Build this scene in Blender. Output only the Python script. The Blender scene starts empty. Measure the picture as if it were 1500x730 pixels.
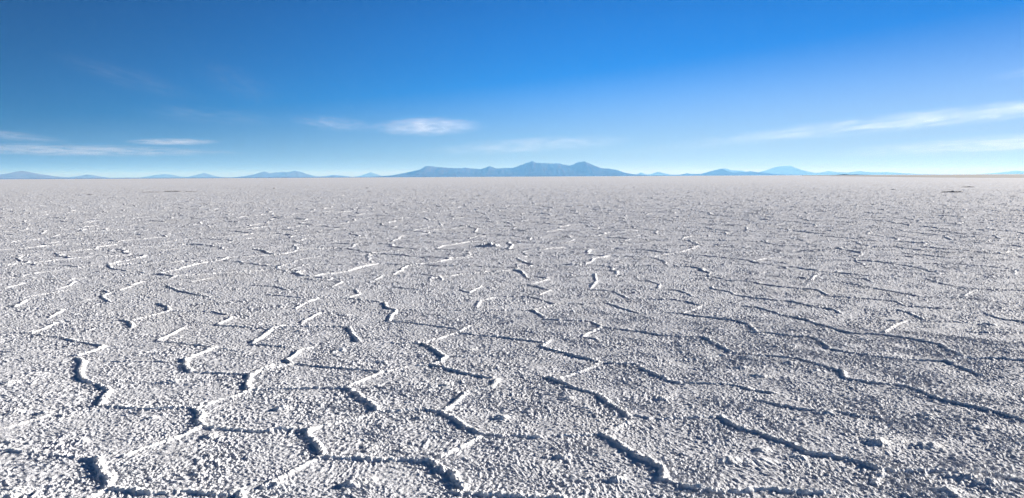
import bpy, math, random
import numpy as np
from mathutils import Vector

random.seed(7)
SC = bpy.context.scene
COL = SC.collection
R = math.radians

# ------------------------------------------------------------------ camera
H = 1.6                       # eye height in metres
F = 1000.0                    # focal length in photo pixels (photo is 1500 wide)
HORIZON0, TILT = 259.0, 0.0051
PITCH = math.atan((365 - HORIZON0) / F)
ROLL = math.atan(TILT)
cam_d = bpy.data.cameras.new('camera')
cam = bpy.data.objects.new('camera', cam_d)
COL.objects.link(cam)
cam_d.sensor_width = 36.0
cam_d.lens = 36.0 * F / 1500.0
cam_d.clip_start = 0.05
cam_d.clip_end = 900000.0
from mathutils import Matrix
cam.matrix_world = (Matrix.Translation((0, 0, H)) @ Matrix.Rotation(R(90) - PITCH, 4, 'X')
                    @ Matrix.Rotation(-ROLL, 4, 'Z'))
SC.camera = cam
CM = np.array(cam.matrix_world.to_3x3())


def ray(px, py):
    d = np.array([(px - 750) / F, -(py - 365) / F, -1.0])
    return CM @ d


def ground_pt(px, py):
    d = ray(px, py)
    t = -H / d[2]
    return (d[0] * t, d[1] * t)


# ------------------------------------------------------------------ noise
def _hash(ix, iy, seed):
    h = (ix.astype(np.uint32) * np.uint32(374761393)) ^ (iy.astype(np.uint32) * np.uint32(668265263)) ^ np.uint32((seed * 974634777) & 0xffffffff)
    h = (h ^ (h >> np.uint32(13))) * np.uint32(1274126177)
    h = (h ^ (h >> np.uint32(15))) * np.uint32(2246822519)
    return h ^ (h >> np.uint32(16))


def rnd01(ix, iy, seed):
    return (_hash(ix, iy, seed) & np.uint32(0xffffff)).astype(np.float32) / np.float32(0xffffff)


_ang = np.linspace(0, 2 * np.pi, 256, endpoint=False)
GX, GY = np.cos(_ang).astype(np.float32), np.sin(_ang).astype(np.float32)


def perlin(x, y, seed):
    """2D gradient noise, about -0.7 .. 0.7 ; x, y float64 arrays"""
    fx, fy = np.floor(x), np.floor(y)
    ix, iy = fx.astype(np.int64).astype(np.int32), fy.astype(np.int64).astype(np.int32)
    dx, dy = (x - fx).astype(np.float32), (y - fy).astype(np.float32)
    u = dx * dx * dx * (dx * (dx * 6 - 15) + 10)
    v = dy * dy * dy * (dy * (dy * 6 - 15) + 10)
    out = 0
    def g(a, b):
        k = (_hash(ix + a, iy + b, seed) & np.uint32(255)).astype(np.int32)
        return GX[k] * (dx - a) + GY[k] * (dy - b)
    n00, n10, n01, n11 = g(0, 0), g(1, 0), g(0, 1), g(1, 1)
    a = n00 + u * (n10 - n00)
    b = n01 + u * (n11 - n01)
    return a + v * (b - a)


def smooth(a, b, x):
    t = np.clip((x - a) / (b - a), 0, 1)
    return t * t * (3 - 2 * t)


def voronoi_edge(x, y, seed, jit=0.9):
    """distance to the nearest cell border and a random number for that border"""
    fx, fy = np.floor(x), np.floor(y)
    ix, iy = fx.astype(np.int32), fy.astype(np.int32)
    best = np.full(x.shape, 9e9, np.float32)
    bx = np.zeros(x.shape, np.float32); by = np.zeros_like(bx)
    bi = np.zeros(x.shape, np.int32); bj = np.zeros_like(bi)
    def seedpt(i, j):
        px = i + 0.5 + jit * (rnd01(i, j, seed) - 0.5)
        py = j + 0.5 + jit * (rnd01(i, j, seed + 1) - 0.5)
        return (px - x).astype(np.float32), (py - y).astype(np.float32)
    for a in (-1, 0, 1):
        for b in (-1, 0, 1):
            px, py = seedpt(ix + a, iy + b)
            d = px * px + py * py
            m = d < best
            best = np.where(m, d, best); bx = np.where(m, px, bx); by = np.where(m, py, by)
            bi = np.where(m, ix + a, bi); bj = np.where(m, iy + b, bj)
    ed = np.full(x.shape, 9e9, np.float32); er = np.zeros_like(ed)
    for a in (-2, -1, 0, 1, 2):
        for b in (-2, -1, 0, 1, 2):
            if abs(a) == 2 and abs(b) == 2:
                continue
            i, j = bi + a, bj + b
            if a == 0 and b == 0:
                continue
            px, py = seedpt(i, j)
            ddx, ddy = px - bx, py - by
            l = np.sqrt(ddx * ddx + ddy * ddy) + 1e-6
            d = ((px + bx) * ddx + (py + by) * ddy) * 0.5 / l
            m = d < ed
            ed = np.where(m, d, ed)
            er = np.where(m, rnd01(i + bi, j + bj, seed + 5), er)
    return ed, er


# ------------------------------------------------------------------ material helpers
def new_mat(name):
    m = bpy.data.materials.new(name)
    m.use_nodes = True
    nt = m.node_tree
    nt.nodes.clear()
    out = nt.nodes.new('ShaderNodeOutputMaterial')
    return m, nt, out


def N(nt, typ, **kw):
    n = nt.nodes.new(typ)
    for k, v in kw.items():
        if k in n.inputs:
            n.inputs[k].default_value = v
        else:
            setattr(n, k, v)
    return n


def crust_mat(name, c1, c2, dust, rough=0.75, bump=0.6, sunlit_bloom=None):
    m, nt, out = new_mat(name)
    L = nt.links.new
    geo = N(nt, 'ShaderNodeNewGeometry')
    b = N(nt, 'ShaderNodeBsdfPrincipled', Roughness=rough)
    b.inputs['Specular IOR Level'].default_value = 0.25
    n1 = N(nt, 'ShaderNodeTexNoise', Scale=2.2, Detail=6.0, Roughness=0.65)
    n2 = N(nt, 'ShaderNodeTexNoise', Scale=0.33, Detail=5.0, Roughness=0.6)
    n3 = N(nt, 'ShaderNodeTexNoise', Scale=95.0, Detail=3.0, Roughness=0.7)
    for n in (n1, n2, n3):
        L(geo.outputs['Position'], n.inputs['Vector'])
    r1 = N(nt, 'ShaderNodeMapRange'); r1.inputs['From Min'].default_value = 0.35; r1.inputs['From Max'].default_value = 0.65
    L(n1.outputs['Fac'], r1.inputs['Value'])
    mix = N(nt, 'ShaderNodeMix', data_type='RGBA')
    mix.inputs[6].default_value = (*c1, 1); mix.inputs[7].default_value = (*c2, 1)
    L(r1.outputs[0], mix.inputs[0])
    r2 = N(nt, 'ShaderNodeMapRange'); r2.inputs['From Min'].default_value = 0.52; r2.inputs['From Max'].default_value = 0.75
    r2.inputs['To Max'].default_value = 0.35
    L(n2.outputs['Fac'], r2.inputs['Value'])
    mix2 = N(nt, 'ShaderNodeMix', data_type='RGBA')
    L(mix.outputs[2], mix2.inputs[6]); mix2.inputs[7].default_value = (*dust, 1)
    L(r2.outputs[0], mix2.inputs[0])
    if sunlit_bloom:
        at = N(nt, 'ShaderNodeAttribute', attribute_name='sunlit_bloom')
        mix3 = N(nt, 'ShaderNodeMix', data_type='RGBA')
        L(mix2.outputs[2], mix3.inputs[6]); mix3.inputs[7].default_value = (*sunlit_bloom, 1)
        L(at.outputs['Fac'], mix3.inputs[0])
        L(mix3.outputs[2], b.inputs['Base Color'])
    else:
        L(mix2.outputs[2], b.inputs['Base Color'])
    bp = N(nt, 'ShaderNodeBump', Strength=bump, Distance=0.008)
    L(n3.outputs['Fac'], bp.inputs['Height'])
    L(bp.outputs['Normal'], b.inputs['Normal'])
    L(b.outputs[0], out.inputs['Surface'])
    return m


SALT = crust_mat('salt_crust', (0.73, 0.74, 0.775), (0.675, 0.687, 0.72), (0.60, 0.59, 0.575), sunlit_bloom=(0.90, 0.90, 0.905))  # crest white: fresh salt plus the brightness of sun-facing crests, put into colour
DARKSALT = crust_mat('dark_salt', (0.48, 0.45, 0.43), (0.34, 0.32, 0.31), (0.52, 0.48, 0.42), 0.85)  # brown-grey salt, darker than the crust
MUD = crust_mat('damp_mud', (0.46, 0.45, 0.43), (0.38, 0.37, 0.36), (0.5, 0.48, 0.44), 0.8, 0.1)


def mesh_obj(name, verts, faces, mat, smooth_shade=True, sunlit_bloom=None):
    me = bpy.data.meshes.new(name)
    verts = np.ascontiguousarray(verts, np.float32); faces = np.ascontiguousarray(faces, np.int32)
    k = faces.shape[1]
    me.vertices.add(len(verts)); me.vertices.foreach_set('co', verts.ravel())
    me.loops.add(faces.size); me.loops.foreach_set('vertex_index', faces.ravel())
    me.polygons.add(len(faces)); me.polygons.foreach_set('loop_start', np.arange(0, faces.size, k, dtype=np.int32))
    me.polygons.foreach_set('use_smooth', np.full(len(faces), smooth_shade))
    me.materials.append(mat)
    if sunlit_bloom is not None:
        me.attributes.new('sunlit_bloom', 'FLOAT', 'POINT').data.foreach_set('value', np.ascontiguousarray(sunlit_bloom, np.float32))
    me.update(calc_edges=True)
    o = bpy.data.objects.new(name, me)
    COL.objects.link(o)
    return o


def tag(o, label=None, cat=None, group=None, kind=None):
    if label: o['label'] = label
    if cat: o['category'] = cat
    if group: o['group'] = group
    if kind: o['kind'] = kind
    return o


def recenter(o):
    """move the object's origin to the base of its mesh"""
    me = o.data
    co = np.empty(len(me.vertices) * 3, np.float32); me.vertices.foreach_get('co', co)
    co = co.reshape(-1, 3)
    c = np.array([(co[:, 0].min() + co[:, 0].max()) / 2, (co[:, 1].min() + co[:, 1].max()) / 2, co[:, 2].min()])
    me.vertices.foreach_set('co', (co - c).astype(np.float32).ravel()); me.update()
    o.location = c


# ------------------------------------------------------------------ the ridges, traced along their crests
TILE = dict(A=(0, 560), B=(370, 560), C=(740, 560), D=(1100, 560), E=(0, 400), F=(370, 400), G=(740, 400), H=(1100, 400))
S = 'salt ridge'
RIDGES = [
 # height (cm), crest, label
 (3.4, 'E425,470 465,490 440,530 460,590 A555,20 600,50 570,90 562,125', 'tall crumbling salt ridge casting a jagged dark shadow, upper left foreground'),
 (2.2, 'A575,128 680,138 780,148 880,145 980,138 1075,142', 'low nearly level salt ridge joining the tall crumbling ridge to a forked junction, left foreground'),
 (2.0, 'A1085,142 1200,100 1300,75 1375,45 E1365,635', 'sunlit salt ridge slanting up to the right from the forked junction, left foreground'),
 (3.4, 'A1080,148 1112,185 1090,215 1108,242', 'very short kinked salt ridge between two junctions with a dark shadow pocket, left foreground'),
 (2.4, 'A1112,242 1200,255 1300,262 1400,268 1490,268 B100,262 230,260 312,262', 'long straight low salt ridge running level between two kinked ridges, left of centre foreground'),
 (1.8, 'A1105,250 1000,295 930,320 850,345 760,375 690,410', 'sunlit salt ridge slanting down left and fading into crust, left foreground'),
 (1.2, 'A0,260 100,235 200,205 265,185', 'faint pale salt ridge touching the left edge of the photo'),
 (1.2, 'A0,375 120,382 230,390 350,408 460,420 525,425', 'faint level salt ridge ending at the tallest shadowed ridge, bottom left corner'),
 (4.2, 'A525,422 550,465 565,510 603,530 592,582', 'tallest stubby salt ridge with a broad dark shadow, bottom left corner'),
 (2.8, 'A600,588 680,595 760,605 850,612 950,605 1050,600 1150,612 1230,622 1310,610', 'thick wavy level salt ridge along the very bottom edge at left'),
 (2.0, 'A590,588 540,615 480,640', None),
 (3.0, 'A1310,605 1330,650', None),
 (3.4, 'B312,262 300,290 350,330 375,375 390,405', 'kinked salt ridge shaped like a letter S with shadow on its left, centre left foreground'),
 (1.8, 'B375,415 300,450 220,490 150,530 60,580', 'sunlit salt ridge slanting down left from the S shaped ridge, bottom foreground'),
 (2.6, 'B390,415 500,418 600,422 720,428 830,428 955,432', 'long level broken salt ridge running right from the S shaped ridge, bottom foreground'),
 (4.0, 'B955,432 1010,450 1040,485 1092,490 1122,540 1155,592', 'stepped salt ridge with a large dark shadow dropping to the bottom edge at centre'),
 (2.4, 'B1100,606 1200,614 1300,620 1400,624 1500,628 C100,630 320,634', 'level salt ridge along the very bottom edge at centre'),
 (1.8, 'B1030,405 1100,378 1180,343 1243,305', None),
 (1.4, 'B318,262 400,240 500,215 580,200 640,180 695,165', 'faint sunlit salt ridge slanting up right, left side of the central polygon'),
 (2.4, 'B695,165 760,163 850,156 950,152 1045,166', 'nearly straight salt ridge closing the top of the central polygon'),
 (3.2, 'B1045,166 1100,200 1160,238 1245,280', 'salt ridge slanting down right with a long dark shadow, right of the central polygon'),
 (2.8, 'B1060,155 1110,118 1150,80 1190,50', 'short bright salt ridge slanting up right from the central polygon, dark on its left flank'),
 (1.8, 'B1190,50 1250,40 1310,25 1350,0', None),
 (3.2, 'B690,160 660,122 600,86 550,52 510,30', 'stepped salt ridge slanting up left from the top of the central polygon'),
 (1.6, 'B0,45 100,38 250,36 380,33 510,32', 'thin level salt ridge above the pointed clump with three sided shadow'),
 (2.0, 'B520,28 F600,592 680,556 720,542', 'short sunlit salt ridge slanting up right above the stepped ridge, centre'),
 (1.8, 'B1245,283 1310,290 1380,296 1500,298 C100,300 190,303', 'low level salt ridge leading right out of the central polygon'),
 (1.2, 'C310,293 400,293 470,290 525,285', None),
 (3.0, 'G240,575 310,602 C380,32 450,52 510,68 560,106 620,145 672,185', 'salt ridge slanting down right alone in the middle ground, right of centre'),
 (1.2, 'C680,185 730,185 790,198', None),
 (1.2, 'C850,203 940,193 1050,193 1185,190', 'faint level salt ridge leading into the long descending ridge, right foreground'),
 (3.8, 'C525,285 590,316 650,355 700,390 760,428 840,455 875,488 868,540', 'strong curving salt ridge descending to the bottom right of centre with a hooked dark shadow'),
 (3.0, 'C868,540 950,565 1040,585 1120,596 1200,606 1290,602 1380,592 1500,592 D150,596 280,606 420,608', 'long rounded salt ridge sweeping right along the bottom edge'),
 (1.2, 'C535,280 620,250 680,215', None),
 (3.2, 'C1190,190 1240,230 1300,260 1400,280 1500,320 D100,300 180,330 250,355 320,390 420,402 470,410 560,432 640,456 712,482', 'longest salt ridge descending in a straight slant, lower right foreground'),
 (2.2, 'D720,482 800,488 950,486 1050,492 1180,488 1260,492 1400,522 1500,538', 'low salt ridge running level to the right edge in the lower right corner'),
 (3.0, 'D712,485 695,525 672,556', 'stub of salt ridge pointing down at the end of the longest ridge, lower right'),
 (1.8, 'D70,105 160,126 280,146 420,153 500,168 600,186 700,190', 'thin gently sloping salt ridge without neighbours, right foreground'),
 (3.0, 'H505,545 520,580 640,598 760,610 D720,8 850,22 940,50 1040,92 1150,120 1250,142 1370,170 1500,214', 'long salt ridge sweeping down to the right edge, starting from a small hook'),
 (2.0, 'H0,452 80,453 150,460 240,468 350,496 430,522 505,545', 'gently sloping salt ridge ending above the small hook, right middle ground'),
 # second band
 (1.8, 'G0,356 100,368 200,383', None),
 (2.2, 'G242,372 203,405', None),
 (2.8, 'G205,410 300,432 400,460 525,490', 'shadowed salt ridge sloping down right from a small kink, centre right middle ground'),
 (2.6, 'G530,492 620,498 720,502 760,530 830,562 900,592 955,606', 'wavy salt ridge stepping down to the right in the right middle ground'),
 (1.6, 'G955,606 1100,606 1230,614 C1350,40 1475,60 D0,42 110,54', None),
 (1.8, 'G520,498 440,530 370,560 300,580 250,578', None),
 (2.2, 'G130,130 190,143 240,160 270,172', None),
 (1.6, 'G262,178 200,190 155,202', None),
 (2.6, 'G155,205 180,222 217,245', None),
 (2.0, 'G220,256 300,260 420,263 480,272 533,295', None),
 (2.2, 'G545,298 650,313 750,323 850,343 960,350 1083,354', 'long thin straight salt ridge crossing the right middle ground'),
 (3.0, 'G1085,353 1140,382 1190,406 1248,437', 'short bold salt ridge slanting down right between two thin straight ridges'),
 (1.8, 'G1250,440 1350,448 1500,455', None),
 (1.8, 'G525,300 460,330 430,350', None),
 (1.4, 'G430,355 500,365', None),
 (1.2, 'G880,485 980,478 1080,468 1200,453 1245,440', None),
 (2.6, 'G490,5 502,45 468,88', None),
 (1.8, 'G468,93 560,97 600,103 640,123 672,138', None),
 (1.8, 'G680,143 800,143 940,148 1000,158 1075,180', None),
 (1.2, 'G280,170 400,168 440,175', None),
 (2.2, 'G470,168 560,166 620,188 700,213 735,220', None),
 (1.2, 'G740,222 840,220 950,222', None),
 (2.6, 'G953,222 1050,237 1150,247 1270,262 1340,282 1372,318', 'salt ridge curving down into a dark hook at its right end, right middle ground'),
 (1.6, 'G1372,325 1500,335', None),
 (2.8, 'H0,325 120,333 220,346 310,350 360,362 400,392 432,415', 'salt ridge ending in a thick shadowed bend, far right middle ground'),
 (1.6, 'G1080,183 1030,203 978,222', None),
 (1.8, 'G750,43 800,46 852,65 840,85', None),
 (1.8, 'G660,93 800,90 950,96 1005,115 1030,130', None),
 (2.0, 'G1130,75 1140,88 1240,106 1262,122 1380,138 1500,153', None),
 (1.8, 'G165,18 240,33 190,50 130,66', None),
 (1.8, 'G140,68 220,88 247,98 190,120', None),
 (1.2, 'G0,130 130,130', None),
 (1.2, 'G40,203 140,206', None),
 (1.6, 'G1050,13 1130,18 1230,43 1310,43 1410,58', None),
 (2.2, 'G1310,183 1400,193 1460,213 1500,223 H140,223 300,256 360,278 450,303 540,330', 'long thin salt ridge sloping down right across the far right middle ground'),
 (2.2, 'H540,330 650,336 730,340 840,356 920,370 1040,393 1090,423 1182,465', 'bending salt ridge running down to a crossing near the right edge'),
 (1.8, 'H432,418 540,438 700,460 800,473 900,478 1060,483', None),
 (2.2, 'H1060,483 1180,467 1300,468 1500,480', 'level salt ridge running from the crossing out to the right edge'),
 (2.0, 'H1065,480 1120,503 1180,528 1260,560', None),
 (2.0, 'H0,138 120,148 230,158 310,178 400,193 470,206 492,225', None),
 (2.0, 'H0,48 60,63 170,78 370,93 422,125', None),
 (1.6, 'H430,128 560,138 700,148 800,158 850,182', None),
 (1.6, 'H870,183 1000,193 1100,198', None),
 (2.2, 'H810,203 880,223 962,262', None),
 (1.6, 'H720,258 830,266 960,263 1200,273', None),
 (2.2, 'H850,265 790,288 735,325', 'short bright salt ridge slanting up right among thin dark ridges, far right middle ground'),
 (1.6, 'H320,48 500,50 700,88 920,128', None),
 (1.6, 'H930,133 1170,136 1300,153', None),
 (1.8, 'H960,33 1060,63 1180,83 1260,93 1500,98', None),
 (2.0, 'H1260,92 1200,105 1170,130', None),
 (2.0, 'H1290,223 1340,243 1400,258 1500,270', None),
 (1.4, 'H1200,325 1500,330', None),
 (2.0, 'H350,15 330,40', None),
 (2.0, 'H620,30 660,45', None),
 (1.8, 'F230,498 350,512 450,520 580,530 695,545', 'thin level salt ridge joining two bright zigzags, left of centre middle ground'),
 (2.0, 'F0,552 100,524 205,503', None),
 (3.2, 'F222,500 190,480 235,455 260,425 322,412', 'bright zigzag salt ridge with a dark triangular shadow, left of centre middle ground'),
 (1.8, 'F0,393 80,398 210,408', None),
 (2.8, 'F0,385 60,348 110,303 170,290', 'bright straight salt ridge slanting steeply up right, left middle ground'),
 (1.2, 'F180,295 280,293 400,293 522,298', None),
 (3.2, 'F530,303 550,335 582,378', 'short isolated salt ridge leaning left with shadow on its left, centre middle ground'),
 (2.4, 'F270,275 320,245 370,220', None),
 (2.4, 'F235,195 290,165 357,143', None),
 (1.6, 'F80,118 160,126 280,137', None),
 (1.4, 'F380,140 520,138 600,148 700,158', None),
 (2.2, 'F520,140 590,115 560,93', None),
 (2.8, 'F725,163 740,195 790,205 760,240 748,268', 'crooked salt ridge bent like a chevron in the central middle distance'),
 (1.0, 'F790,205 900,203 1100,206 1500,203', None),
 (1.4, 'F755,268 850,270 940,283 1050,296 1120,308', None),
 (2.2, 'F1125,325 1190,293', None),
 (1.6, 'F1135,328 1250,343 1380,353 1500,366 G0,356', None),
 (1.6, 'F1125,325 1050,355 935,385', None),
 (1.2, 'F720,390 800,386 925,384', None),
 (2.8, 'F930,388 990,416 1055,460', 'salt ridge curving down right to a sharp corner, central middle ground'),
 (2.2, 'F1060,462 1030,490 978,505', None),
 (2.6, 'F978,503 1050,518 1120,543 1230,563 1315,578', 'salt ridge sloping down right below a sharp corner, central middle ground'),
 (1.4, 'F722,543 850,516 975,507', None),
 (2.4, 'F1345,588 1310,630', None),
 (2.4, 'F1230,190 1250,155 1320,138', None),
 (2.0, 'F1150,95 1190,108 1260,73', None),
 (1.2, 'F1200,125 1500,130', None),
 (1.0, 'F1060,458 1170,458 1280,453', None),
 (1.8, 'F775,76 840,86 920,93', None),
 (1.8, 'F940,8 1030,23 1040,40', None),
 (1.6, 'F290,33 400,43 490,50 440,75', None),
 (1.6, 'F0,68 130,76 190,93', None),
 (2.0, 'F670,40 710,20', None),
 (2.2, 'E350,358 450,382 575,403', 'shadowed salt ridge sloping down right to a bright corner, far left middle ground'),
 (2.4, 'E578,405 500,433 425,457', 'bright salt ridge doubling back down left from a corner, far left middle ground'),
 (2.2, 'E920,73 980,96 1010,105 1080,120 1150,130', None),
 (3.0, 'E870,170 920,187 932,207', None),
 (1.8, 'E932,208 850,230 728,262', None),
 (3.0, 'E680,260 722,275 727,297', None),
 (1.0, 'E940,210 1160,210', None),
 (1.8, 'E1165,213 1255,230', None),
 (2.2, 'E1275,245 1195,287', None),
 (1.6, 'E1190,288 1300,293 1450,306', None),
 (2.8, 'F110,305 60,345 0,385', None),
 (2.6, 'E1005,303 930,343 862,375', 'straight bright salt ridge slanting up right beside its parallel twin, left middle ground'),
 (1.6, 'E868,376 960,380 1050,393 1165,405', None),
 (2.4, 'E1182,408 1100,443 1025,475', 'sunlit salt ridge slanting up right from a dark round hollow, left middle ground'),
 (3.4, 'E1020,472 1018,510 1052,543', 'short curled salt ridge around a dark hollow, left middle ground'),
 (2.0, 'E1050,543 1150,548 1250,553 1355,560', 'level salt ridge between the curled ridge and a tall kink, left middle ground'),
 (3.2, 'E1362,635 1362,595 1380,560 1430,535 1500,512', 'tall kinked salt ridge turning up right, left of centre middle ground'),
 (1.0, 'E370,266 680,260', None),
 (2.2, 'E178,330 260,300 320,273 362,266', None),
 (2.0, 'E275,243 350,203', None),
 (1.0, 'E120,193 290,198', None),
 (2.0, 'E80,188 140,153', None),
 (1.8, 'E130,135 250,115 370,96', None),
 (2.0, 'E310,90 380,70 410,48', None),
 (2.4, 'E570,98 602,112 565,130 600,160', None),
 (1.0, 'E380,96 560,96', None),
 (1.8, 'E700,65 720,68 785,48', None),
 (1.8, 'E660,95 720,75', None),
 (1.2, 'E580,488 900,486', None),
 (1.2, 'E180,338 350,355', None),
 (2.0, 'E30,85 130,58', None),
 (1.8, 'E1050,50 1160,28', None),
]
# larger lumps on the crust: tile point, width (cm), height (cm), label
LUMPS = [
 ('A60,612', 13, 4.2, 'big salt lump cut off by the bottom left corner of the photo'),
 ('A90,170', 9, 2.8, None), ('A245,172', 8, 2.8, None), ('A835,200', 7, 2.4, None), ('A1150,300', 9, 2.2, None), ('A60,325', 7, 2.2, None),
 ('A455,325', 7, 2.0, None), ('A510,15', 9, 2.2, None),
 ('B165,148', 9, 3.6, 'pointed salt clump with a three sided shadow inside a polygon, left of centre'),
 ('B935,200', 9, 2.4, None), ('B1378,198', 12, 2.8, 'low salt clump right of the central polygon, dark on its left'),
 ('B140,568', 10, 2.6, None), ('B545,560', 9, 3.0, None),
 ('B625,545', 11, 3.2, 'rounded salt lump below the long broken ridge near the bottom edge, left of centre'), ('B645,362', 8, 2.6, None), ('B845,374', 9, 2.2, None),
 ('B1070,15', 11, 2.4, None), ('C875,90', 10, 2.4, None), ('C355,92', 8, 2.0, None), ('C445,146', 8, 2.0, None),
 ('C318,410', 9, 2.6, None), ('C615,540', 9, 3.0, None), ('C1232,434', 12, 2.8, None), ('C1415,375', 9, 2.4, None), ('C1350,450', 9, 2.2, None),
 ('D700,332', 14, 3.2, 'elongated salt lump on open crust, left of a rounder one, right foreground'), ('D800,325', 13, 1.8, None),
 ('D975,352', 14, 3.4, 'rounded salt lump beside an elongated one on open crust, right foreground'),
 ('D1165,522', 15, 3.4, None), ('D1300,560', 15, 3.8, 'largest wide salt lump below the level ridge in the lower right corner'),
 ('D965,185', 13, 2.6, None), ('D425,170', 11, 2.4, None), ('D1265,250', 10, 2.4, None), ('D65,440', 11, 2.6, None), ('D255,415', 9, 2.2, None),
 ('D1080,600', 12, 2.6, None), ('G1400,565', 13, 2.8, None), ('G1300,520', 11, 2.2, None), ('G1330,465', 12, 2.2, None), ('G1415,340', 11, 2.2, None),
 ('H215,495', 10, 2.2, None), ('H360,540', 10, 2.0, None), ('H60,568', 12, 2.4, None), ('H740,425', 10, 1.8, None), ('H625,365', 10, 1.8, None), ('H1345,392', 11, 1.8, None),
 ('H1300,285', 16, 4.2, 'pale spiky salt clump standing alone near the right edge, middle distance'), ('H225,400', 9, 2.0, None), ('H660,315', 9, 1.8, None),
 ('F960,228', 10, 2.2, None), ('F515,233', 10, 2.0, None), ('F265,320', 10, 2.0, None), ('F475,427', 10, 2.2, None), ('F715,490', 10, 2.2, None),
 ('F1190,425', 12, 1.8, None), ('E1245,420', 11, 2.2, None), ('E940,600', 14, 2.4, None), ('E470,148', 12, 2.0, None), ('E60,605', 14, 2.4, None), ('E155,328', 11, 2.4, None),
]


def parse(s):
    pts, t = [], None
    for tok in s.split():
        if tok[0].isalpha():
            t = TILE[tok[0]]; tok = tok[1:]
        a, b = tok.split(',')
        pts.append((t[0] + float(a) / 3.75, t[1] + float(b) / 3.75))
    return pts


# ------------------------------------------------------------------ the salt ground: one polar sheet, fine where the photo looks
def spaced(stops):
    r = [stops[0][0]]
    for (a, b, k) in stops:
        while r[-1] < b:
            r.append(r[-1] * (1 + k))
    return np.array(r)

rad = spaced([(0.25, 2.5, 0.04), (2.5, 3.1, 0.004), (3.1, 8, 0.0013), (8, 40, 0.0026), (40, 90, 0.003), (90, 160, 0.0036), (160, 300, 0.005), (300, 800, 0.009), (800, 2500, 0.02), (2500, 150000, 0.06)])
inner = np.arange(R(-46), R(46), 0.00092)
step, a_, side = 0.00092, inner[-1], []
while a_ < R(176):                                      # spacing widens away from the view
    if a_ > R(58):
        step = min(step * 1.02, 0.03)
    elif step < 0.0021:
        step *= 1.02
    a_ += step
    side.append(a_)
side = np.array(side)
theta = np.concatenate([-side[::-1], inner, side])     # azimuth, 0 = +Y, to the right
gap = np.gradient(theta)
nr, nt_ = len(rad), len(theta)
print('ground grid', nr, nt_, nr * nt_)
TH, RR = np.meshgrid(theta, rad)
X = (RR * np.sin(TH)).ravel(); Y = (RR * np.cos(TH)).ravel(); RRf = RR.ravel()
FINE = smooth(0.05, 0.012, (np.tile(gap, nr) * np.minimum(RRf, 6)))       # no relief finer than the sheet's own spacing
# the sheet keeps metre-scale coordinates for noise; far away relief is too fine to model and is left to the bump


def relief(X, Y):
    wx = X + 0.10 * perlin(X * 3.1, Y * 3.1, 11)
    wy = Y + 0.10 * perlin(X * 3.1, Y * 3.1, 12)
    patch = 0.85 + 0.4 * perlin(X * 0.9, Y * 0.9, 3) + 1.1 * perlin(X * 2.7, Y * 2.7, 4)
    patch = np.clip(patch, 0.62, 1.35)
    z = 0.004 * perlin(X * 1.3, Y * 1.3, 1)
    n1 = perlin(wx * 9, wy * 9, 21)
    n2 = perlin(wx * 19, wy * 19, 22)
    n3 = perlin(wx * 37, wy * 37, 23)
    n4 = perlin(wx * 71, wy * 71, 24)
    b = np.clip(n2 + 0.5 * n1, 0, 1)
    rr = np.hypot(X, Y)
    patch = patch * (1 + 0.25 * smooth(7, 30, rr))
    z = z + patch * (0.004 * n1 + 0.0055 * b ** 1.3 + 0.0028 * n2 + 0.0060 * n3 + 0.0080 * np.clip(n3 + 0.6 * n4 - 0.05, 0, 1) ** 1.3 + 0.0052 * n4)
    # scattered clumps
    c = np.clip(perlin(wx * 4.3, wy * 4.3, 31) - 0.30, 0, 1) * np.clip(0.4 + 1.6 * perlin(wx * 12, wy * 12, 32), 0, 1.2)
    z = z + 0.11 * c * (0.12 + 0.55 * smooth(6, 14, Y) + 0.4 * smooth(15, 50, Y))
    ixj = (np.abs(X) * 9173.0 + np.abs(Y) * 31.0).astype(np.int64).astype(np.int32); iyj = (np.abs(Y) * 7919.0).astype(np.int64).astype(np.int32)
    z = z + patch * 0.0020 * (rnd01(ixj, iyj, 77) - 0.5)
    return z.astype(np.float64)

base = relief(X, Y) * FINE
# crust polygons in the distance and off to the sides
sup = (smooth(11.5, 10.0, Y) * smooth(0.80, 0.77, np.abs(X) / np.maximum(Y, 0.01))) * (Y > 0)
vm = np.where((RRf < 600) & (sup < 0.99) & (np.abs(TH.ravel()) < R(180)))[0]
vx, vy = X[vm], Y[vm]
qx = vx + 0.35 * perlin(vx * 0.8, vy * 0.8, 41) + 0.10 * perlin(vx * 3.3, vy * 3.3, 43)
qy = vy + 0.35 * perlin(vx * 0.8, vy * 0.8, 42) + 0.10 * perlin(vx * 3.3, vy * 3.3, 44)
ed, er = voronoi_edge(qx / 1.4, qy / 1.4, 9)
ed = ed * 1.4
hh = np.where(er < 0.06, 0.0, (0.014 + 0.021 * er) * (1 + 0.25 * smooth(14, 40, vy))) * (0.75 + 0.5 * perlin(vx * 1.6, vy * 1.6, 45)) * (1 - sup[vm])
rough = 0.75 + 0.6 * perlin(vx * 16, vy * 16, 46)
rz = np.maximum(hh, 0) * rough * np.exp(-(ed / (0.014 + 0.8 * np.maximum(hh, 1e-4))) ** 2.4)
base[vm] += rz
SUNLIT_BLOOM = np.zeros(len(X)); SUNLIT_BLOOM[vm] = smooth(0.001, 0.009, rz)  # whitens ridge crests, painting in their sunlit look over the paler salt

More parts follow.
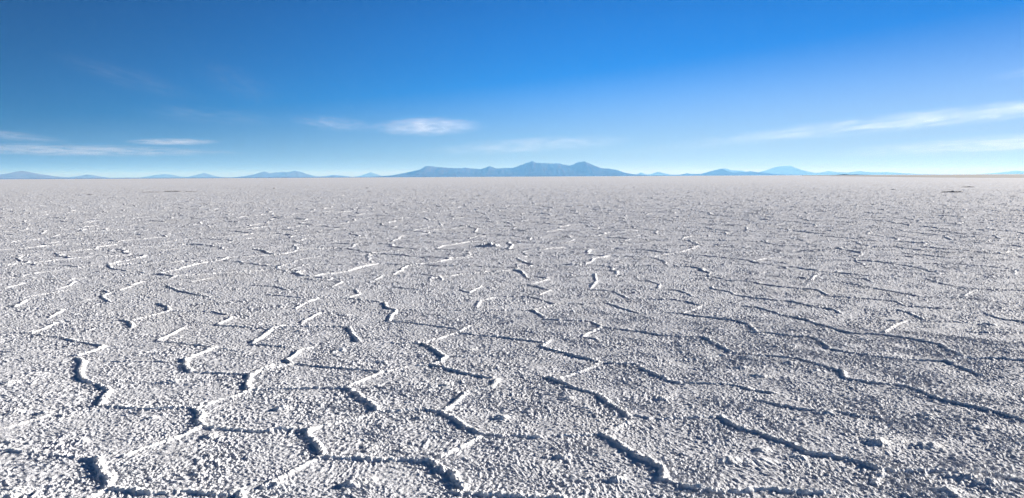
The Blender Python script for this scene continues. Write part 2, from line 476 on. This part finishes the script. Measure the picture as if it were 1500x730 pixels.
# traced ridges and lumps
near = np.where((Y > 2.0) & (Y < 14) & (np.abs(X) < Y * 0.95 + 0.5))[0]
nx, ny = X[near], Y[near]
wn1 = perlin(nx * 7, ny * 7, 51) * 0.016 + perlin(nx * 24, ny * 24, 53) * 0.010
wn2 = perlin(nx * 7, ny * 7, 52) * 0.016 + perlin(nx * 24, ny * 24, 54) * 0.010
crumb = np.clip(1.0 + 0.45 * perlin(nx * 6, ny * 6, 55) + 0.5 * perlin(nx * 28, ny * 28, 56), 0.6, 1.7)
px_, py_ = nx + wn1, ny + wn2
add = np.zeros(len(near)); own = np.full(len(near), -1, np.int32)
LABELS = []


def contribute(sel, c, label):
    a = add[sel]
    m = c > a
    if label is not None:
        k = len(LABELS)
        o = own[sel]; o[m & (c > 0.0035)] = k; own[sel] = o
    else:
        o = own[sel]; o[m & (c > 0.0035)] = -1; own[sel] = o
    a[m] = c[m]; add[sel] = a
    if label is not None:
        LABELS.append(label)


for hcm, s, label in RIDGES:
    g = np.array([ground_pt(*p) for p in parse(s)])
    h = hcm / 100 * 0.29 + 0.0065
    w = 0.013 + 0.50 * h
    mg = 3.2 * w + 0.05
    sel = np.where((nx > g[:, 0].min() - mg) & (nx < g[:, 0].max() + mg) & (ny > g[:, 1].min() - mg) & (ny < g[:, 1].max() + mg))[0]
    if not len(sel):
        continue
    x, y = px_[sel], py_[sel]
    best = np.full(len(sel), 9e9)
    for (x0, y0), (x1, y1) in zip(g[:-1], g[1:]):
        dx, dy = x1 - x0, y1 - y0
        t = np.clip(((x - x0) * dx + (y - y0) * dy) / (dx * dx + dy * dy + 1e-9), 0, 1)
        best = np.minimum(best, np.hypot(x - x0 - t * dx, y - y0 - t * dy))
    c = h * crumb[sel] * np.exp(-(best / w) ** 2.6)
    contribute(sel, c, (label, S) if label else None)

for s, wcm, hcm, label in LUMPS:
    cx, cy = ground_pt(*parse(s)[0])
    w = wcm / 200; h = hcm / 100 * 0.62
    sel = np.where((np.abs(nx - cx) < 3 * w + .05) & (np.abs(ny - cy) < 3 * w + .05))[0]
    d2 = ((px_[sel] - cx) / w) ** 2 + ((py_[sel] - cy) / (w * 0.8)) ** 2
    c = h * crumb[sel] * np.exp(-d2)
    contribute(sel, c, (label, 'salt lump') if label else None)

Z = base.copy()
Z[near] += add
SUNLIT_BLOOM[near] = np.maximum(SUNLIT_BLOOM[near], smooth(0.001, 0.008, add))
OWN = np.full(len(X), -1, np.int32); OWN[near] = own
BASE = base.copy(); BASE[near] += np.where(own >= 0, 0, add)

# faces
i = np.arange(nr - 1)[:, None] * nt_; j = np.arange(nt_)[None, :]; j2 = (j + 1) % nt_
faces = np.stack([i + j, i + nt_ + j, i + nt_ + j2, i + j2], -1).reshape(-1, 4)[:, ::-1]
fo = OWN[faces]
fown = np.where(fo.min(1) >= 0, fo.max(1), -1)
def keep_largest(fs):
    par = {}
    def find(a):
        while par.setdefault(a, a) != a:
            par[a] = par[par[a]]; a = par[a]
        return a
    for q in fs.tolist():
        r0 = find(q[0])
        for b_ in q[1:]:
            par[find(b_)] = r0
    roots = np.array([find(q[0]) for q in fs.tolist()])
    u_, c_ = np.unique(roots, return_counts=True)
    return roots == u_[c_.argmax()]

for k in range(len(LABELS)):
    ids = np.where(fown == k)[0]
    if len(ids):
        fown[ids[~keep_largest(faces[ids])]] = -1
lower = np.ones(len(X), bool); lower[faces[fown < 0].ravel()] = False
Zg = np.where(lower & (OWN >= 0), BASE - 0.004, Z)
center = np.array([[0, 0, 0.0]])
verts = np.concatenate([np.stack([X, Y, Zg], -1)])
ground = mesh_obj('ground', verts, faces, SALT, False, SUNLIT_BLOOM)
tag(ground, kind='structure')
for k, (label, cat) in enumerate(LABELS):
    fs = faces[fown == k]
    if len(fs) < 6:
        print('no faces for', label); continue
    idx, inv = np.unique(fs, return_inverse=True)
    v = np.stack([X[idx], Y[idx], Z[idx]], -1)
    o = mesh_obj('salt_ridge' if cat == S else 'salt_lump', v, inv.reshape(-1, 4), SALT, False, SUNLIT_BLOOM[idx])
    recenter(o)
    tag(o, label, cat, 'salt ridges on the crust' if cat == S else 'salt lumps on the crust')
# small cap closing the sheet under the camera
a = np.linspace(0, 2 * np.pi, 33)[:-1]


# ------------------------------------------------------------------ upturned slabs far out on the flat
def slab(px, py, wpx, hpx, label, mat, cat='salt slab', seed=0):
    cx, cy = ground_pt(px, py)
    sc_ = math.hypot(cx, cy) / F
    w, h = wpx * sc_, hpx * sc_
    n, m = 60, 14
    U, V = np.meshgrid(np.linspace(-1, 1, n), np.linspace(-1, 1, m))
    U, V = U.ravel(), V.ravel()
    dep = max(0.25 * w, 3 * h)
    nz = perlin(U * 5 + seed * 7.3, V * 1.6 + seed, 61) + 0.6 * perlin(U * 13 + seed, V * 3, 62)
    prof = np.clip(1 - U ** 2, 0, 1) ** 0.5 * np.clip(1 - V ** 2, 0, 1) ** 0.5
    z = h * prof * np.clip(0.75 + 0.8 * nz, 0.1, 1.6) - 0.01
    x = cx + U * w / 2 + 0.04 * w * perlin(U * 3, V * 3 + seed, 63)
    y = cy + V * dep / 2 + 0.10 * dep * perlin(U * 4 + seed, V, 64)
    ii = np.arange(m - 1)[:, None] * n; jj = np.arange(n - 1)[None, :]
    f = np.stack([ii + jj, ii + jj + 1, ii + n + jj + 1, ii + n + jj], -1).reshape(-1, 4)
    o = mesh_obj('salt_slab' if mat is DARKSALT else 'salt_clump', np.stack([x, y, z], -1), f, mat)
    recenter(o)
    tag(o, label, cat, 'dark salt slabs on the far flat' if mat is DARKSALT else None)


slab(1395, 282, 28, 1.8, 'largest long dark salt slab lying on the far flat at right', DARKSALT, seed=1)
slab(1418, 274.5, 17, 1.0, 'thin dark salt slab just beyond the largest dark slab at right', DARKSALT, seed=2)
slab(1308, 278, 6, 1.0, 'tiny dark salt slab left of the largest dark slab, near the horizon', DARKSALT, seed=3)
slab(1366, 288, 5, 1.0, 'tiny dark salt slab below and left of the largest dark slab', DARKSALT, seed=4)
slab(1484, 288, 6, 1.0, 'tiny dark salt slab close to the right edge of the far flat', DARKSALT, seed=5)
slab(1229, 288, 5, 1.0, 'tiny dark salt slab far out below the pale domed mountain', DARKSALT, seed=6)
slab(222, 281.8, 30, 0.9, 'left piece of a broken line of dark salt on the far left flat', DARKSALT, seed=7)
slab(253, 281, 26, 1.3, 'middle and darkest piece of a broken line of dark salt on the far left flat', DARKSALT, seed=8)
slab(279, 281.2, 20, 0.8, 'right piece of a broken line of dark salt on the far left flat', DARKSALT, seed=9)
slab(132, 285.5, 9, 1.0, 'short dark salt slab left of the broken dark line', DARKSALT, seed=10)
slab(402, 276.3, 4, 1.2, 'dark salt speck close to the horizon below the twin peaked mountain', DARKSALT, seed=11)
slab(538, 276, 5, 1.0, 'dark salt speck close to the horizon left of the big central range', DARKSALT, seed=12)
slab(701, 287.3, 8, 1.0, 'small dark salt slab below the left part of the big central range', DARKSALT, seed=13)
slab(850, 301.5, 13, 1.0, 'thin dark salt slab below the right summit of the big central range', DARKSALT, seed=14)
slab(716, 361, 34, 6, 'isolated rough salt clump with a dark shadow in the centre of the flat', SALT, 'salt clump', seed=15)

# damp mud along the right-hand horizon, a thin sheet on the salt
pts = []
up = [(1175, 257.35), (1230, 257.3), (1300, 257.0), (1370, 256.7), (1440, 256.4), (1520, 256.2), (1620, 255.8)]
near_e = [(1175, 257.7), (1230, 258.4), (1290, 259.1), (1340, 259.9), (1390, 260.4), (1450, 260.7), (1520, 260.6), (1620, 260.4)]
N_ = 160
xs = np.linspace(1175, 1620, N_)
ne = np.interp(xs, [p[0] for p in near_e], [p[1] for p in near_e]) + 0.25 * perlin(xs * 0.06, xs * 0, 71)
rows = []
for x, yn in zip(xs, ne):
    hz = 259.0 - TILT * (x - 750)
    gx, gy = ground_pt(x, max(yn, hz + 0.35))
    r = math.hypot(gx, gy)
    for k, q in enumerate((1.0, 1.3, 2, 4, 9)):
        rows.append((gx * q, gy * q, 0.02 + 0.00002 * r * q))
v = np.array(rows)
ii = np.arange(N_ - 1)[:, None] * 5; jj = np.arange(4)[None, :]
f = np.stack([ii + jj, ii + 5 + jj, ii + 5 + jj + 1, ii + jj + 1], -1).reshape(-1, 4)
mud = mesh_obj('mud_flat', v, f[:, ::-1], MUD)
tag(mud, kind='structure')


# ------------------------------------------------------------------ mountains
def rock_mat():
    m, nt, out = new_mat('mountain_rock')
    L = nt.links.new
    geo = N(nt, 'ShaderNodeNewGeometry')
    n = N(nt, 'ShaderNodeTexNoise', Scale=0.0011, Detail=8.0, Roughness=0.65)
    L(geo.outputs['Position'], n.inputs['Vector'])
    cr = N(nt, 'ShaderNodeValToRGB')
    cr.color_ramp.elements[0].color = (0.055, 0.045, 0.035, 1); cr.color_ramp.elements[0].position = 0.3
    cr.color_ramp.elements[1].color = (0.15, 0.115, 0.085, 1); cr.color_ramp.elements[1].position = 0.7
    L(n.outputs['Fac'], cr.inputs['Fac'])
    b = N(nt, 'ShaderNodeBsdfDiffuse', Roughness=0.9)
    L(cr.outputs['Color'], b.inputs['Color'])
    L(b.outputs[0], out.inputs['Surface'])
    return m

ROCK = rock_mat()


def mountain(name, prof, dist, depth, label, seed, shade=1.0):
    """a range whose crest heights follow prof [(photo x, photo y)], at dist metres, with real depth and gullied flanks"""
    xs = np.array([p[0] for p in prof], float)
    hs = np.array([max(0.0, (259.0 - TILT * (p[0] - 750)) - p[1]) for p in prof])
    n = int(max(60, (xs[-1] - xs[0]) * 1.6)); m = 46
    u = np.linspace(xs[0], xs[-1], n)
    hu = np.interp(u, xs, hs)
    U, V = np.meshgrid(u, np.linspace(-1, 1, m))
    HU = np.tile(hu, (m, 1))
    s = dist / F
    edge = smooth(0, 6, U - xs[0]) * smooth(0, 6, xs[-1] - U)
    wob = perlin(U * 0.05 + seed * 3.1, V * 0 + seed, 81) * 0.22
    v2 = np.abs(V - wob * (1 - V ** 2))
    gully = np.abs(perlin(U * 0.22 + seed * 5.7 + V * 0.7, V * 2.2 + seed, 82)) + 0.5 * np.abs(perlin(U * 0.5 + seed, V * 4.0, 83))
    cross = np.clip(1 - v2, 0, 1) ** 1.15
    z = HU * s * cross * (1 - 0.5 * gully * (v2 * (1 - v2) * 2.4))
    z += s * 0.25 * perlin(U * 0.9, V * 6 + seed, 84) * cross * edge * np.minimum(HU / 6, 1)
    xw = (U - 750) / F
    yw = dist + V * depth / 2
    x = xw * yw if False else xw * dist
    # follow the camera-distance arc a little so that the range keeps its bearing
    z = np.maximum(z, 0) * (0.02 + 0.98 * edge) + 0.0
    z[0, :] = -2; z[-1, :] = -2; z[:, 0] = -2; z[:, -1] = -2
    ii = np.arange(m - 1)[:, None] * n; jj = np.arange(n - 1)[None, :]
    f = np.stack([ii + jj, ii + jj + 1, ii + n + jj + 1, ii + n + jj], -1).reshape(-1, 4)
    o = mesh_obj(name, np.stack([x.ravel(), yw.ravel(), z.ravel()], -1), f, ROCK)
    recenter(o)
    o['kind'] = 'structure'
    o['label'] = label
    o['category'] = 'mountain'


mountain('mountain', [(-60, 261), (-40, 259), (-20, 257), (0, 258.3), (10, 257.3), (22, 253.5), (32, 251.2), (38, 250.3), (44, 251.8), (50, 254.5), (58, 256.3), (68, 256.5), (80, 259.2), (96, 262)], 42000, 9000, 'blue pointed mountain at the far left edge of the horizon', 1)
mountain('mountain', [(104, 262), (113, 259.8), (122, 257.4), (132, 255.8), (142, 257.3), (150, 260.3), (158, 262)], 52000, 6000, 'small blue hill second from the left on the horizon', 2)
mountain('mountain', [(214, 261.5), (223, 259), (230, 256.5), (245, 255.2), (258, 256.5), (266, 259), (278, 259.4), (286, 261)], 66000, 7000, 'flat topped pale blue hill on the left horizon', 3)
mountain('mountain', [(278, 261), (285, 259.2), (293, 256.3), (303, 253.4), (312, 256.8), (320, 259.4), (330, 261)], 60000, 7000, 'small conical blue hill beside the flat topped one on the left horizon', 4)
mountain('mountain', [(350, 260.8), (366, 259), (378, 254.5), (385, 252.3), (391, 251.3), (400, 254.2), (410, 252.3), (418, 252), (425, 252.3), (436, 250.2), (444, 252.6), (455, 257), (468, 259), (480, 258.3), (490, 256.6), (503, 257.6), (515, 259.2), (528, 260.2)], 52000, 10000, 'twin peaked blue mountain with a low foothill left of the central range', 5)
mountain('mountain', [(520, 259.5), (530, 257.6), (545, 252.4), (560, 257.4), (572, 259.5)], 70000, 9000, 'very pale conical mountain just left of the central range', 6)
mountain('mountain_range', [(545, 260.2), (555, 259), (577, 256.5), (597, 253.5), (615, 248.4), (625, 243.4), (633, 243.6), (645, 245.2), (665, 246.4), (678, 246.6), (683, 245.6), (690, 246.9), (705, 247.7), (713, 245.3), (718, 243.5), (728, 247), (745, 246), (752, 246), (765, 241.3), (774, 238.3), (780, 236), (787, 238.9), (800, 239), (808, 240), (818, 239.2), (825, 241), (833, 243), (840, 241.3), (847, 237.3), (855, 237), (865, 240.3), (880, 246.3), (890, 247), (905, 249.8), (915, 253), (925, 255), (940, 256.6), (956, 258)], 38000, 12000, 'largest blue mountain range with two summits in the centre of the horizon', 7)
mountain('mountain', [(922, 258), (930, 256), (938, 252.8), (945, 255.6), (954, 255.3), (963, 251.8), (975, 254.8), (988, 258)], 70000, 8000, 'pair of tiny pale peaks just right of the central range', 8)
mountain('mountain', [(948, 258), (960, 256.8), (985, 256.2), (1000, 255.8), (1007, 254), (1013, 254.9), (1028, 255), (1040, 251), (1053, 247.3), (1063, 251.6), (1075, 253), (1085, 252.4), (1097, 251), (1108, 252.4), (1115, 252.5), (1125, 254.8), (1140, 255.6), (1158, 257)], 43000, 8000, 'low dark blue mountain with a pointed peak in front of the pale dome', 9)
mountain('mountain', [(1030, 257.6), (1045, 250.5), (1053, 247.9), (1060, 246.9), (1070, 249.6), (1085, 250.3), (1100, 254), (1112, 257)], 66000, 9000, 'pale slope showing behind the pointed dark blue mountain', 10)
mountain('mountain', [(1092, 257), (1105, 254.5), (1115, 251.8), (1130, 245.8), (1140, 243.6), (1155, 243.2), (1165, 247.4), (1175, 251.9), (1188, 252.8), (1200, 253.2), (1208, 250.8), (1215, 251.8), (1240, 252.8), (1257, 250.8), (1265, 252.6), (1300, 252.4), (1312, 254.4), (1340, 255.4), (1365, 256)], 72000, 14000, 'pale domed mountain with a long low tail on the right horizon', 11)
mountain('mountain', [(1435, 255.6), (1455, 254.8), (1475, 251.6), (1485, 250.3), (1500, 251.6), (1530, 249), (1560, 253), (1590, 255)], 74000, 10000, 'faint pale hill at the right edge of the horizon', 12)
mountain('islet', [(1222, 257.2), (1229, 256.2), (1234, 255.2), (1242, 256), (1252, 255.6), (1262, 256.8), (1270, 257)], 9000, 700, 'tiny dark islet on the horizon right of the pale dome', 13)
mountain('shore', [(-70, 263.5), (-40, 261.6), (40, 261.2), (110, 260.9), (200, 260.5), (300, 260.2), (400, 259.8), (500, 259.4), (580, 259.6)], 30000, 3000, 'long low dark shore under the hills on the left horizon', 14)

# ------------------------------------------------------------------ clouds: thin volumes of ice far above and beyond the haze
def cloud_mat(name, dens, seed, stretch, cover):
    m, nt, out = new_mat(name)
    L = nt.links.new
    tc = N(nt, 'ShaderNodeTexCoord')
    mp = N(nt, 'ShaderNodeMapping'); mp.inputs['Scale'].default_value = stretch; mp.inputs['Location'].default_value = (seed * 3.7, seed * 1.9, seed)
    L(tc.outputs['Object'], mp.inputs['Vector'])
    nz = N(nt, 'ShaderNodeTexNoise', Scale=1.0, Detail=9.0, Roughness=0.68)
    nz.inputs['Distortion'].default_value = 0.9
    L(mp.outputs[0], nz.inputs['Vector'])
    ln = N(nt, 'ShaderNodeVectorMath', operation='LENGTH'); L(tc.outputs['Object'], ln.inputs[0])
    fall = N(nt, 'ShaderNodeMapRange', interpolation_type='SMOOTHSTEP')
    fall.inputs['From Min'].default_value = 1.0; fall.inputs['From Max'].default_value = 0.25
    L(ln.outputs['Value'], fall.inputs['Value'])
    r = N(nt, 'ShaderNodeMapRange'); r.inputs['From Min'].default_value = cover; r.inputs['From Max'].default_value = cover + 0.3
    L(nz.outputs['Fac'], r.inputs['Value'])
    mu = N(nt, 'ShaderNodeMath', operation='MULTIPLY'); L(fall.outputs[0], mu.inputs[0]); L(r.outputs[0], mu.inputs[1])
    mu2 = N(nt, 'ShaderNodeMath', operation='MULTIPLY'); L(mu.outputs[0], mu2.inputs[0]); mu2.inputs[1].default_value = dens
    v = N(nt, 'ShaderNodeVolumePrincipled', Anisotropy=0.3)
    v.inputs['Color'].default_value = (1, 1, 1, 1)
    L(mu2.outputs[0], v.inputs['Density'])
    L(v.outputs[0], out.inputs['Volume'])
    return m


def cloud(x0, y0, x1, y1, thick, alt, opt, label, seed, stretch=(2.5, 1.5, 2.0), cover=0.42, depth=4000):
    """ellipsoid body seen from (x0,y0) to (x1,y1) in the photo, thick photo pixels high, at altitude alt"""
    mx, my = (x0 + x1) / 2, (y0 + y1) / 2
    d = ray(mx, my)
    t = alt / d[2]
    c = np.array([0, 0, H]) + d * t
    a = np.array([0, 0, H]) + ray(x0, y0) * t
    b = np.array([0, 0, H]) + ray(x1, y1) * t
    half = np.linalg.norm(b - a) / 2
    s = t * np.linalg.norm(d) / F * 1.0
    hz = thick * s / 2 * 1.15
    import bmesh
    bm = bmesh.new()
    bmesh.ops.create_icosphere(bm, subdivisions=4, radius=1.0)
    for v in bm.verts:
        q = 1 + 0.06 * math.sin(v.co.x * 5 + seed) + 0.05 * math.sin(v.co.z * 7 + v.co.x * 3)
        v.co = v.co * q
    me = bpy.data.meshes.new('cloud'); bm.to_mesh(me); bm.free()
    dens = opt * 1.7 / (depth * 0.6)
    me.materials.append(cloud_mat('cloud_ice', dens, seed, stretch, cover))
    o = bpy.data.objects.new('cloud', me); COL.objects.link(o)
    ex = Vector(b - a).normalized()
    ey = Vector((0, 0, 1)).cross(ex).normalized()
    ez = ex.cross(ey)
    m3 = Matrix((ex, ey, ez)).transposed().to_4x4()
    o.matrix_world = Matrix.Translation(Vector(c)) @ m3 @ Matrix.Diagonal((half, depth, hz, 1))
    tag(o, label, 'cloud')
    return o


cloud(525, 188, 722, 184, 27, 3600, 0.5, 'small bright white cloud floating above the left end of the central range', 1, (4.0, 2.5, 5), 0.43)
cloud(415, 176, 560, 187, 22, 3900, 0.22, 'faint wisp trailing left of the small bright cloud', 2, (4, 2, 4), 0.46)
cloud(850, 229, 1950, 112, 25, 4500, 0.17, 'long white cloud streak rising to the right edge, the upper of two', 3, (9.0, 1, 3.2), 0.42)
cloud(1170, 229, 1850, 186, 22, 4100, 0.13, 'long faint cloud streak at the right, the lower of two', 4, (6.0, 1, 3), 0.40)
cloud(180, 209, 328, 207, 9, 3600, 0.40, 'thin white cloud bar above the hills on the left', 5, (4, 1, 2), 0.40)
cloud(-250, 214, 400, 225, 16, 4200, 0.20, 'long pale cloud band low over the left horizon', 6, (7, 1, 2.6), 0.40)
cloud(-80, 190, 105, 208, 14, 4200, 0.18, 'small faint cloud wisp cut by the left edge of the photo', 7, (4, 1, 3), 0.44)
cloud(590, 223, 960, 203, 24, 3900, 0.14, 'faint cloud veil right above the central range', 8, (5, 1, 3), 0.42)
cloud(60, 76, 310, 150, 30, 7000, 0.045, 'faint cirrus streak slanting down right in the upper left sky', 9, (4, 1, 4), 0.46)
cloud(280, 90, 420, 155, 46, 7000, 0.06, 'faint broken cirrus patch right of the upper left streak', 10, (5, 2, 5), 0.48)
cloud(170, 160, 440, 178, 26, 5200, 0.055, 'faint horizontal cirrus wisp over the thin cloud bar', 11, (4, 1, 4), 0.45)
cloud(1450, 113, 1580, 93, 14, 7000, 0.06, 'tiny cirrus wisp at the right edge high above the long streak', 12, (3, 1, 3), 0.44)

# ------------------------------------------------------------------ haze
HT = 1150.0
bxh = 160000.0
v = np.array([(x, y, z) for z in (-3.0, HT) for (x, y) in ((-bxh, -bxh), (bxh, -bxh), (bxh, bxh), (-bxh, bxh))])
f = np.array([(0, 3, 2, 1), (4, 5, 6, 7), (0, 1, 5, 4), (1, 2, 6, 5), (2, 3, 7, 6), (3, 0, 4, 7)])
hm, nt, out = new_mat('haze')
pv = N(nt, 'ShaderNodeVolumePrincipled', Density=3.2e-5, Anisotropy=0.12)
pv.inputs['Color'].default_value = (0.14, 0.38, 0.80, 1)
pv.inputs['Absorption Color'].default_value = (0.85, 0.60, 0.0, 1)
nt.links.new(pv.outputs[0], out.inputs['Volume'])
hz = mesh_obj('haze', v, f, hm, False)
hz['kind'] = 'stuff'

# ------------------------------------------------------------------ light
SUN_AZ, SUN_EL = 66.0, 14.6            # degrees to the right of the view, and above the horizon
w = bpy.data.worlds.new('World'); SC.world = w; w.use_nodes = True
nt = w.node_tree
bg = nt.nodes['Background']
sky = nt.nodes.new('ShaderNodeTexSky')
sky.sky_type = 'NISHITA'; sky.sun_disc = False
sky.sun_elevation = R(SUN_EL); sky.sun_rotation = R(SUN_AZ)
sky.altitude = 3650; sky.air_density = 1.0; sky.dust_density = 0.6; sky.ozone_density = 6.0
# the sky deepens overhead and away from the sun
tc = N(nt, 'ShaderNodeTexCoord')
dt = N(nt, 'ShaderNodeVectorMath', operation='DOT_PRODUCT')
dt.inputs[1].default_value = (math.sin(R(SUN_AZ)), math.cos(R(SUN_AZ)), 0)
nt.links.new(tc.outputs['Generated'], dt.inputs[0])
fm = N(nt, 'ShaderNodeMapRange'); fm.inputs['From Min'].default_value = -1.0
nt.links.new(dt.outputs['Value'], fm.inputs['Value'])
fa = N(nt, 'ShaderNodeValToRGB'); fa.color_ramp.interpolation = 'B_SPLINE'
els = fa.color_ramp.elements
els[0].position = 0.0; els[1].position = 1.0
for p in (0.40, 0.70, 0.93):
    els.new(p)
for e, val in zip(els, (0.10, 0.20, 1.00, 0.52, 0.44)):
    e.color = (val, val, val, 1)
nt.links.new(fm.outputs[0], fa.inputs['Fac'])
sx = N(nt, 'ShaderNodeSeparateXYZ'); nt.links.new(tc.outputs['Generated'], sx.inputs[0])
fz = N(nt, 'ShaderNodeMapRange', interpolation_type='SMOOTHSTEP'); fz.inputs['From Min'].default_value = 0.18; fz.inputs['From Max'].default_value = 0.5
fz.inputs['To Min'].default_value = 1.0; fz.inputs['To Max'].default_value = 0.28
nt.links.new(sx.outputs['Z'], fz.inputs['Value'])
fl = N(nt, 'ShaderNodeMapRange', interpolation_type='SMOOTHSTEP'); fl.inputs['From Max'].default_value = 0.13
fl.inputs['To Min'].default_value = 0.66
nt.links.new(sx.outputs['Z'], fl.inputs['Value'])
m0 = N(nt, 'ShaderNodeMath', operation='MULTIPLY'); nt.links.new(fl.outputs[0], m0.inputs[0]); nt.links.new(fz.outputs[0], m0.inputs[1])
ml = N(nt, 'ShaderNodeMath', operation='MULTIPLY'); nt.links.new(fa.outputs[0], ml.inputs[0]); nt.links.new(m0.outputs[0], ml.inputs[1])
hs = N(nt, 'ShaderNodeHueSaturation'); sz = N(nt, 'ShaderNodeMapRange'); sz.inputs['From Max'].default_value = 0.25
sz.inputs['To Min'].default_value = 1.0; sz.inputs['To Max'].default_value = 1.68
nt.links.new(sx.outputs['Z'], sz.inputs['Value'])
sm = N(nt, 'ShaderNodeMath', operation='MULTIPLY_ADD'); sm.inputs[1].default_value = -0.40
nt.links.new(dt.outputs['Value'], sm.inputs[0]); nt.links.new(sz.outputs[0], sm.inputs[2])
nt.links.new(sm.outputs[0], hs.inputs['Saturation']); hs.inputs['Hue'].default_value = 0.507
nt.links.new(sky.outputs[0], hs.inputs['Color']); nt.links.new(ml.outputs[0], hs.inputs['Value'])
nt.links.new(hs.outputs[0], bg.inputs['Color'])
bg.inputs['Strength'].default_value = 0.085
sd = bpy.data.lights.new('sun', 'SUN'); sd.energy = 5.0; sd.angle = R(0.53); sd.color = (1.0, 0.97, 0.925)
so = bpy.data.objects.new('sun', sd); COL.objects.link(so)
dv = Vector((math.sin(R(SUN_AZ)) * math.cos(R(SUN_EL)), math.cos(R(SUN_AZ)) * math.cos(R(SUN_EL)), math.sin(R(SUN_EL))))
so.rotation_euler = dv.to_track_quat('Z', 'Y').to_euler()
so.location = (0, 0, 50)

vs = SC.view_settings
vs.view_transform = 'Standard'; vs.look = 'None'; vs.gamma = 1.0; vs.use_curve_mapping = False
vs.exposure = 1.18
SC.render.engine = 'CYCLES'
cy = SC.cycles
cy.use_denoising = True; cy.denoiser = 'OPENIMAGEDENOISE'; cy.denoising_input_passes = 'RGB_ALBEDO_NORMAL'; cy.denoising_prefilter = 'FAST'
cy.use_adaptive_sampling = False
cy.max_bounces = 6; cy.diffuse_bounces = 2; cy.glossy_bounces = 2; cy.volume_bounces = 3; cy.transparent_max_bounces = 8
cy.volume_max_steps = 128
